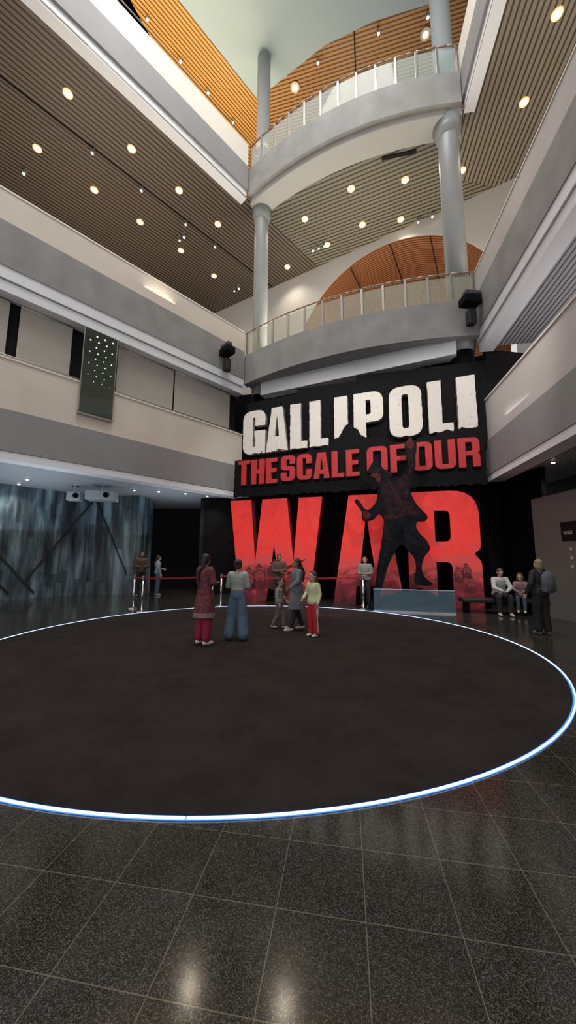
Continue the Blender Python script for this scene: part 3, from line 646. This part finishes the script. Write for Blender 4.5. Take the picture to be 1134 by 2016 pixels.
def loft(bm,rings,seg=20):
    R=[]
    for (c,rx,ry) in rings:
        R.append([bm.verts.new((c[0]+rx*math.cos(2*math.pi*i/seg),c[1]+ry*math.sin(2*math.pi*i/seg),c[2])) for i in range(seg)])
    for a,b in zip(R[:-1],R[1:]):
        for i in range(seg): bm.faces.new((a[i],a[(i+1)%seg],b[(i+1)%seg],b[i]))
    bm.faces.new(R[0][::-1]); bm.faces.new(R[-1])
TORSO=[(-.14,.12,.095),(-.05,.16,.112),(.05,.165,.115),(.22,.145,.102),(.38,.135,.095),(.58,.152,.108),(.78,.168,.105),(.9,.14,.085),(.98,.07,.06)]
def lerp3(a,b,f): return tuple(a[i]+(b[i]-a[i])*f for i in range(3))
def hand(bm,w,e,side,curl=.5):
    w=Vector(w); d=(w-Vector(e)).normalized()
    s=Vector((0,-1,0)); s=(s-d*s.dot(d)); 
    if s.length<.2: s=Vector((0,0,1))-d*d.z
    s.normalize(); n=d.cross(s); 
    if n.x*side>0: n=-n
    rot=Matrix((s,n,d)).transposed()
    bm_sph(bm,w+d*.055,(.042,.018,.055),2,rot=rot)
    for i,L in enumerate((.066,.075,.07,.055)):
        b=w+d*.092+s*(.031-.0205*i); m=b+(d*(1-curl*.3)+n*curl*.5).normalized()*L*.5; t=m+(d*(1-curl)+n*curl*1.2).normalized()*L*.45
        chain(bm,[b-d*.02,b,m,t],[.0105,.0105,.0095,.008])
    b=w+d*.03+s*.035; m=b+(d*.7+s*.75+n*.2).normalized()*.04; t=m+(d*.95+s*.2+n*.3).normalized()*.032
    chain(bm,[b,m,t],[.013,.0115,.009])
def person(label,loc,heading,H,P={},skin=(.30,.17,.11),hair=('short',(.01,.008,.007)),tops=[],legs=None,shoe=(.7,.7,.7),hs=1.0,yaw=0,nod=0,zoff=0,body_x=1.0):
    D=dict(pelvis=(0,0,.93),neck=(0,.01,1.46),kneeL=(.095,-.015,.49),ankL=(.10,.02,.09),kneeR=(-.095,-.015,.49),ankR=(-.10,.02,.09),
           elbL=(.235,.03,1.14),wrL=(.245,-.06,.90),elbR=(-.235,.03,1.14),wrR=(-.245,-.06,.90),toeL=(.02,-1,0),toeR=(-.02,-1,0))
    D.update(P); pv,nk=D['pelvis'],D['neck']
    sk=mat('skin_%d%d'%(int(skin[0]*100),int(skin[2]*100)),skin,.55)
    sh=lerp3(pv,nk,.86); shL=(sh[0]+.165*body_x,sh[1],sh[2]); shR=(sh[0]-.165*body_x,sh[1],sh[2])
    hipL=(pv[0]+.088,pv[1],pv[2]-.02); hipR=(pv[0]-.088,pv[1],pv[2]-.02)
    dn=(Vector(nk)-Vector(pv)).normalized(); hc=Vector(nk)+Vector((dn.x*.06,dn.y*.06-.02,.125*hs))
    HR=Matrix.Rotation(yaw,3,'Z')@Matrix.Rotation(nod,3,'X')
    bm=bmesh.new()
    loft(bm,[(lerp3(pv,nk,f),rx*body_x,ry) for f,rx,ry in TORSO])
    chain(bm,[lerp3(pv,nk,.93),nk,tuple(hc+Vector((0,.01,-.04)))],[.062,.053,.052])
    for hp,k,a in ((hipL,D['kneeL'],D['ankL']),(hipR,D['kneeR'],D['ankR'])):
        calf=lerp3(k,a,.3); chain(bm,[hp,lerp3(hp,k,.5),k,calf,a],[.088,.076,.053,.055,.036])
    for s_,e,w in ((shL,D['elbL'],D['wrL']),(shR,D['elbR'],D['wrR'])):
        chain(bm,[lerp3(sh,s_,.5),s_,e,lerp3(e,w,.3),w],[.06,.056,.04,.039,.026])
    hand(bm,D['wrL'],D['elbL'],1); hand(bm,D['wrR'],D['elbR'],-1)
    def hv(v): return tuple(hc+HR@(Vector(v)*hs))
    bm_sph(bm,hv((0,.008,.015)),(.076*hs,.094*hs,.098*hs),3,rot=HR)
    bm_sph(bm,hv((0,-.02,-.05)),(.056*hs,.066*hs,.066*hs),3,rot=HR)
    chain(bm,[hv((0,-.085,.005)),hv((0,-.108,-.03))],[.008*hs,.013*hs])
    bm_sph(bm,hv((0,-.083,-.062)),(.024*hs,.01*hs,.008*hs),2,rot=HR)
    for sx in (-1,1): bm_sph(bm,hv((sx*.078,.01,-.01)),(.012*hs,.02*hs,.03*hs),2,rot=HR)
    for k,t in (('ankL','toeL'),('ankR','toeR')):
        a=D[k]; t=Vector(D[t]).normalized(); chain(bm,[a,(a[0]+t.x*.1,a[1]+t.y*.1,a[2]-.045)],[.036,.03])
    body=remesh(bm,'person',sk,.0095,None,1,label=label,category='person')
    s=H/1.7
    body.location=(loc[0],loc[1],zoff); body.rotation_euler=(0,0,heading); body.scale=(s,s,s)
    for sx in (-1,1):
        bm=bmesh.new(); bm_sph(bm,hv((sx*.03,-.078,.01)),(.014*hs,.009*hs,.009*hs),2,rot=HR); from_bm('eye',bm,mat('eye_white',(.6,.58,.55),.3),body,smooth=True)
        bm=bmesh.new(); bm_sph(bm,hv((sx*.03,-.086,.01)),(.006*hs,.004*hs,.007*hs),2,rot=HR); from_bm('iris',bm,mat('eye_dark',(.02,.012,.01),.3),body,smooth=True)
        bm=bmesh.new(); bm_sph(bm,hv((sx*.03,-.084,.03)),(.018*hs,.006*hs,.004*hs),2,rot=HR); from_bm('eyebrow',bm,mat('eye_dark',(.02,.012,.01),.3),body,smooth=True)
    bm=bmesh.new(); bm_sph(bm,hv((0,-.092,-.062)),(.02*hs,.005*hs,.006*hs),2,rot=HR); from_bm('mouth',bm,mat('lips',(.30,.09,.08),.5),body,smooth=True)
    kind,hcx=hair[:2]; bm=bmesh.new()
    bm_sph(bm,hv((0,.024,.035)),(.086*hs,.098*hs,.094*hs),3,rot=HR)
    bm_sph(bm,hv((0,.05,-.01)),(.078*hs,.07*hs,.085*hs),3,rot=HR)
    if kind in('long','ponytail'):
        wd=.075 if kind=='long' else .035
        ln=hair[2] if len(hair)>2 else .4
        pts=[hv((0,.075,-.02)),hv((0,.11,-.12))]; end=(nk[0],nk[1]+.15,nk[2]-ln); mid=(nk[0],nk[1]+.15,nk[2]-.1)
        chain(bm,[pts[0],pts[1],mid,end],[.06*hs,wd*.9,wd*.8,wd*.35])
        if kind=='long':
            for sx in (-1,1): chain(bm,[hv((sx*.06,.03,.0)),hv((sx*.08,.03,-.1)),(nk[0]+sx*.09,nk[1]+.03,nk[2]-.10)],[.035,.03,.02])
    if kind=='bun': bm_sph(bm,hv((0,.12,.06)),.045*hs,2)
    if kind=='bob': bm_sph(bm,hv((0,.03,-.05)),(.095*hs,.085*hs,.09*hs),3,rot=HR)
    hm=mat('hair_%d'%int(hcx[0]*1000),hcx,.45,bump=.6,vscale=60)
    remesh(bm,'hair',hm,.012,body,1)
    if legs:
        m_,r=legs[0],legs[1]; bm=bmesh.new()
        loft(bm,[(lerp3(pv,nk,f),(rx+.012)*body_x,ry+.014) for f,rx,ry in TORSO[:4]])
        for hp,k,a in ((hipL,D['kneeL'],D['ankL']),(hipR,D['kneeR'],D['ankR'])):
            e=lerp3(k,a,legs[2] if len(legs)>2 else .93); chain(bm,[hp,lerp3(hp,k,.5),k,lerp3(k,e,.5),e],[.1,r[0],r[1],(r[1]+r[2])/2,r[2]])
        remesh(bm,'trousers',m_,.015,body,2)
    for T in tops:
        bm=bmesh.new(); f0=T.get('f0',-.05); inf=T.get('inf',.016)
        rg=[(lerp3(pv,nk,f),(rx+inf)*body_x,ry+inf) for f,rx,ry in TORSO if f0<=f<=.93]
        rg.append((lerp3(pv,nk,T.get('fn',.975)),.078,.072))
        if 'skirt' in T: rg=[((pv[0],pv[1]+dy,z),rx,ry) for (z,rx,ry,dy) in T['skirt']]+rg
        loft(bm,rg,24)
        sl=T.get('sleeve',1.0); sr=T.get('sr',.016)
        for s_,e,w in ((shL,D['elbL'],D['wrL']),(shR,D['elbR'],D['wrR'])):
            base=[lerp3(sh,s_,.5),s_]
            if sl<=0: continue
            if sl<.5: chain(bm,base+[lerp3(s_,e,sl*2)],[.062+sr,.058+sr,.046+sr])
            else: chain(bm,base+[e,lerp3(e,w,(sl-.5)*2*.95)],[.062+sr*.7,.058+sr,.042+sr,.03+sr])
        remesh(bm,T.get('name','shirt'),T['m'],.013,body,2,**({'label':T['label']} if 'label' in T else {}))
    for k,t in (('ankL','toeL'),('ankR','toeR')):
        a=Vector(D[k]); t=Vector(D[t]).normalized(); z=a.z
        bm=bmesh.new(); chain(bm,[a+Vector((0,0,-.04))-t*.03,a+Vector((0,0,-.048))+t*.06,a+Vector((0,0,-.055))+t*.14],[.042,.042,.034]); chain(bm,[a+Vector((0,0,-.0)),a+Vector((0,0,-.04))],[.04,.04])
        for v in bm.verts: v.co.z=max(v.co.z,a.z-.088)
        remesh(bm,'shoe',mat('shoe_%d_%d'%(int(shoe[0]*100),int(shoe[2]*100)),shoe,.5),.012,body,1)
    return body
def pat(name,base,c2,scale,kind='noise',z=None,c3=None):
    if name in MATS: return MATS[name]
    m,nt,b=nodes_of(name); tc=nt.nodes.new('ShaderNodeTexCoord'); sp=nt.nodes.new('ShaderNodeSeparateXYZ'); nt.links.new(tc.outputs['Object'],sp.inputs[0])
    if kind=='stripe': f=math_node(nt,'GREATER_THAN',math_node(nt,'FRACT',math_node(nt,'MULTIPLY',sp.outputs[2],scale)),.55)
    elif kind=='dots':
        v=nt.nodes.new('ShaderNodeTexVoronoi'); v.inputs['Scale'].default_value=scale; nt.links.new(tc.outputs['Object'],v.inputs['Vector']); f=math_node(nt,'LESS_THAN',v.outputs['Distance'],.28)
    elif kind=='sidestripe': f=math_node(nt,'GREATER_THAN',math_node(nt,'ABSOLUTE',sp.outputs[0]),scale)
    else:
        n=nt.nodes.new('ShaderNodeTexNoise'); n.inputs['Scale'].default_value=scale; n.inputs['Detail'].default_value=5; nt.links.new(tc.outputs['Object'],n.inputs['Vector']); f=n.outputs['Fac']
    mx=nt.nodes.new('ShaderNodeMix'); mx.data_type='RGBA'; nt.links.new(f,mx.inputs[0]); mx.inputs[6].default_value=(*base,1); mx.inputs[7].default_value=(*c2,1)
    out=mx.outputs[2]
    if z is not None:
        g=math_node(nt,'LESS_THAN',sp.outputs[2],z); m2=nt.nodes.new('ShaderNodeMix'); m2.data_type='RGBA'; nt.links.new(g,m2.inputs[0]); nt.links.new(out,m2.inputs[6]); 
        m3=nt.nodes.new('ShaderNodeMix'); m3.data_type='RGBA'; nt.links.new(f,m3.inputs[0]); m3.inputs[6].default_value=(*c3,1); m3.inputs[7].default_value=(*base,1); nt.links.new(m3.outputs[2],m2.inputs[7]); out=m2.outputs[2]
    nt.links.new(out,b.inputs['Base Color']); b.inputs['Roughness'].default_value=.85
    MATS[name]=m; return m
cross=dict(elbL=(.235,-.03,1.15),wrL=(.0,-.20,1.14),elbR=(-.235,-.03,1.15),wrR=(.03,-.235,1.10))
front=dict(elbL=(.23,-.02,1.13),wrL=(.08,-.20,1.12),elbR=(-.23,-.02,1.13),wrR=(-.08,-.20,1.12))
BR=(.28,.15,.095); LT_=(.50,.31,.23); blk=(.010,.008,.007)
D=math.radians
CZ=.016
person('person in maroon patterned kurta, arms folded, long plait',(-1.53,6.70),D(140),1.63,dict(cross,toeL=(.2,-1,0),ankL=(.11,.03,.09)),BR,('ponytail',blk,.42),
  [dict(m=pat('kurta_print',(.125,.022,.035),(.27,.15,.14),38,'dots',.60,(.22,.17,.155)),sleeve=.85,inf=.02,skirt=[(.50,.235,.20,.0),(.70,.215,.18,.0),(.86,.195,.15,0)],name='kurta')],
  (mat('trouser_crimson',(.28,.010,.045),.8,bump=.3,vscale=9),[.10,.095,.085],.9),(.75,.72,.68),yaw=D(25),zoff=CZ)
person('person in a pale grey top and wide blue jeans facing away',(-.97,7.05),D(172),1.50,dict(front,kneeL=(.13,-.02,.49),ankL=(.17,.02,.09),kneeR=(-.11,-.01,.49),ankR=(-.15,.03,.09)),LT_,('bun',(.03,.018,.012)),
  [dict(m=mat('top_pale_grey',(.34,.37,.35),.85,bump=.3,vscale=10),sleeve=1,f0=.1,inf=.014,name='top')],
  (pat('denim_wide',(.045,.09,.15),(.13,.20,.28),7),[.115,.115,.125],.92),(.75,.75,.73),hs=1.1,zoff=CZ+.01)
person('child in a grey striped shirt and grey trousers walking',(-.19,8.20),D(75),1.06,dict(kneeL=(.07,-.10,.5),ankL=(.08,-.16,.09),kneeR=(-.07,.03,.48),ankR=(-.08,.22,.13),wrL=(.2,-.2,.98),elbL=(.22,-.03,1.15)),LT_,('short',(.02,.014,.01)),
  [dict(m=pat('shirt_striped',(.42,.40,.38),(.10,.09,.09),24,'stripe'),sleeve=.9,f0=-.1,inf=.03,name='shirt')],
  (mat('trouser_grey',(.16,.14,.13),.85,bump=.3,vscale=9),[.10,.085,.07],.9),(.5,.48,.46),hs=1.45,zoff=CZ)
person('person in a long grey checked coat and black trousers striding',(.20,8.02),D(-75),1.55,dict(kneeL=(.08,-.06,.49),ankL=(.09,-.18,.09),kneeR=(-.08,.02,.49),ankR=(-.09,.16,.10),wrL=(.2,-.22,1.02),elbL=(.24,-.05,1.16)),BR,('long',blk,.30),
  [dict(m=pat('coat_check',(.15,.16,.18),(.25,.26,.28),26,'dots'),sleeve=1,inf=.035,skirt=[(.50,.20,.22,.0),(.70,.20,.19,0),(.87,.19,.155,0)],name='coat')],
  (mat('trouser_black',(.012,.012,.014),.8),[.095,.07,.055],.95),(.45,.42,.42),zoff=CZ)
person('girl in pale yellow top and red side-striped trousers',(.52,7.42),D(-50),1.25,dict(elbR=(-.24,-.02,1.16),wrR=(-.22,-.17,1.02)),LT_,('long',(.03,.018,.012),.32),
  [dict(m=mat('top_lemon',(.58,.60,.36),.85,bump=.3,vscale=10),sleeve=1,f0=-.14,inf=.03,name='sweater')],
  (pat('trouser_red_stripe',(.50,.02,.035),(.75,.72,.70),.176,'sidestripe'),[.10,.085,.080],.96),(.75,.75,.75),hs=1.25,zoff=CZ)
person('person in a brown jacket with arms folded behind the belt barrier',(-.30,12.45),D(10),1.72,dict(cross),BR,('short',blk),
  [dict(m=mat('jacket_brown',(.07,.045,.035),.8,bump=.3,vscale=9),sleeve=1,f0=-.1,inf=.035,name='jacket')],
  (mat('trouser_dark',(.02,.02,.024),.8),[.10,.08,.065]),(.05,.05,.05))
person('person in a grey top standing beside the soldier cut-out',(2.58,12.0),D(-25),1.66,dict(front),LT_,('short',(.02,.014,.01)),
  [dict(m=mat('top_mid_grey',(.22,.23,.22),.85,bump=.3,vscale=10),sleeve=.45,f0=-.1,inf=.03,name='shirt')],
  (mat('trouser_dark',(.02,.02,.024),.8),[.10,.08,.065]),(.3,.3,.3))
sit=dict(pelvis=(0,.05,.56),neck=(0,-.12,1.07),kneeL=(.14,-.40,.53),ankL=(.13,-.40,.09),kneeR=(-.14,-.40,.53),ankR=(-.15,-.36,.09),elbL=(.22,-.25,.77),wrL=(.06,-.44,.69),elbR=(-.22,-.25,.77),wrR=(-.06,-.44,.69))
person('person in pale grey hooded jacket sitting bent on the bench',(6.18,10.58),D(-12),1.70,sit,LT_,('short',(.06,.045,.035)),
  [dict(m=mat('jacket_pale',(.42,.43,.44),.85,bump=.3,vscale=10),sleeve=1,f0=-.1,inf=.035,name='jacket')],
  (mat('trouser_dark',(.02,.02,.024),.8),[.095,.075,.06]),(.5,.5,.52),nod=D(25))
person('child in a red and grey top sitting on the bench',(6.76,10.50),D(-35),1.35,dict(sit,pelvis=(0,.05,.66),neck=(0,-.03,1.19),kneeL=(.1,-.36,.63),kneeR=(-.1,-.36,.63),ankL=(.1,-.42,.2),ankR=(-.1,-.42,.2),elbL=(.22,-.12,.90),elbR=(-.22,-.12,.90),wrL=(.06,-.33,.82),wrR=(-.06,-.33,.82)),LT_,('long',(.10,.05,.025),.2),
  [dict(m=pat('top_red_grey',(.20,.06,.06),(.24,.23,.24),12),sleeve=1,f0=-.1,inf=.03,name='sweater')],
  (mat('trouser_denim',(.05,.07,.11),.85),[.09,.07,.055]),(.6,.6,.6),hs=1.25,nod=D(15))
bp=person('person in black with a grey backpack walking away',(5.38,7.72),D(190),1.57,dict(kneeL=(.09,-.04,.49),ankL=(.10,-.02,.09),elbL=(.28,.04,1.15),wrL=(.32,-.06,.93),elbR=(-.26,.04,1.15)),LT_,('bob',(.30,.22,.13)),
  [dict(m=mat('jacket_black',(.014,.014,.016),.7,bump=.3,vscale=9),sleeve=1,f0=-.14,inf=.035,name='jacket')],
  (mat('trouser_black',(.012,.012,.014),.8),[.11,.09,.08]),(.12,.11,.1))
person('person in dark clothes standing in the dim doorway',(-6.15,15.1),D(30),1.85,dict(front),BR,('short',blk),
  [dict(m=mat('jacket_brown',(.07,.045,.035),.8),sleeve=1,f0=-.1,inf=.03,name='jacket')],(mat('trouser_dark',(.02,.02,.024),.8),[.10,.08,.065]),(.1,.1,.1))
person('person in a pale blue top and jeans near the dim doorway',(-5.62,15.58),D(120),1.70,dict(elbL=(.25,-.05,1.14),wrL=(.2,-.24,1.1)),LT_,('ponytail',(.02,.014,.01),.25),
  [dict(m=mat('top_pale_blue',(.22,.30,.40),.85),sleeve=.8,f0=-.05,inf=.025,name='shirt')],(pat('denim_far',(.04,.08,.14),(.10,.15,.22),7),[.10,.08,.065]),(.4,.4,.4))
# backpack
K=empty('backpack',(5.38+.0,7.72,0),D(190),label='grey fabric backpack worn by the person in black',category='backpack')
s=1.57/1.7
bm=bmesh.new(); bm_sph(bm,(0,.235*s,1.20*s),(.16*s,.11*s,.245*s),3); bm_box(bm,(0,.22*s,1.16*s),(.28*s,.16*s,.42*s),None,.05); remesh(bm,'pack_body',mat('pack_grey',(.11,.11,.14),.8,bump=.3,vscale=12),.012,K,2)
bm=bmesh.new(); bm_box(bm,(0,.32*s,1.08*s),(.2*s,.07*s,.18*s),None,.025); remesh(bm,'front_pocket',mat('pack_grey2',(.06,.06,.08),.8),.01,K,1)
for sx in (-1,1):
    bm=bmesh.new(); chain(bm,[(sx*.1*s,.16*s,1.38*s),(sx*.115*s,.06*s,1.475*s),(sx*.12*s,-.09*s,1.43*s),(sx*.13*s,-.145*s,1.28*s),(sx*.15*s,-.1*s,1.12*s),(sx*.13*s,.13*s,1.02*s)],[.016]*6); remesh(bm,'strap',mat('pack_grey2',(.06,.06,.08),.8),.01,K,0)
# ------------------------------------------------------------ lights
def area(name,loc,rot,size,e,c=(1,1,1),sy=None):
    l=bpy.data.lights.new(name,'AREA'); l.energy=e; l.color=c; l.size=size
    if sy: l.shape='RECTANGLE'; l.size_y=sy
    o=bpy.data.objects.new(name,l); COL.objects.link(o); o.location=loc; o.rotation_euler=rot; return o
def spot(name,loc,tgt,e,c,size,blend=.6,soft=.2):
    l=bpy.data.lights.new(name,'SPOT'); l.energy=e; l.color=c; l.spot_size=size; l.spot_blend=blend; l.shadow_soft_size=soft
    o=bpy.data.objects.new(name,l); COL.objects.link(o); o.location=loc; o.rotation_euler=(Vector(tgt)-Vector(loc)).to_track_quat('-Z','Y').to_euler()
area('overhead_fill',(-1,5,28),(0,0,0),9,2400,(1,.97,.94))  # unseen overhead fill added for the atrium, the roof has no opening
spot('sign_fill',(-1.0,6.5,9.5),(1,13,4.5),1100,(1,.93,.88),1.3)  # added spots in mid-air that brighten the sign, no fixture modelled
spot('sign_fill',(4.5,5.5,9.5),(4,12,4.5),1250,(1,.93,.88),1.3)
area('wood_fill',(*LP(-1,2.2),22.3),(math.pi,0,0),4,720,(1,.80,.48),4)  # unseen upward fills added to warm the timber ceiling
area('wood_fill',(*LP(5,2.2),22.3),(math.pi,0,0),4,600,(1,.80,.48),4)
area('wood_fill',(4,18.0,20.5),(math.pi,0,0),5,380,(1,.85,.58),4)
p=W0+WD*5-WN*1.2
spot('vault_fill',(p.x,p.y,11.5),(p.x+WN.x*3,p.y+WN.y*3,16.5),560,(1,.80,.55),2.0)  # added fill that brightens the wood vault, no fixture there
area('gallery_fill',(2,16,11.2),(math.pi,0,0),6,430,(1,.93,.78),3)  # added upward fills standing in for bounce onto the slatted ceilings
area('gallery_fill',(*LP(-1,4),11.2),(math.pi,0,0),8,470,(1,.84,.66),5)
area('gallery_fill',(*RP(-3,4),11.2),(math.pi,0,0),6,320,(1,.86,.68),4)
area('gallery_fill',(*RP(-3,3),5.8),(math.pi,0,0),6,90,(1,.92,.9),3)
area('soffit_fill',(*LP(-3,2.2),2.6),(math.pi,0,LA),3,55,(.82,.92,1),6)  # added unseen fills standing in for floor bounce on the low soffit
area('soffit_fill',(*LP(2,1.8),2.6),(math.pi,0,LA),3,30,(.82,.92,1),4)
w=bpy.data.worlds.new('world'); scene.world=w; w.use_nodes=True
w.node_tree.nodes['Background'].inputs[0].default_value=(1,.975,.945,1); w.node_tree.nodes['Background'].inputs[1].default_value=.72
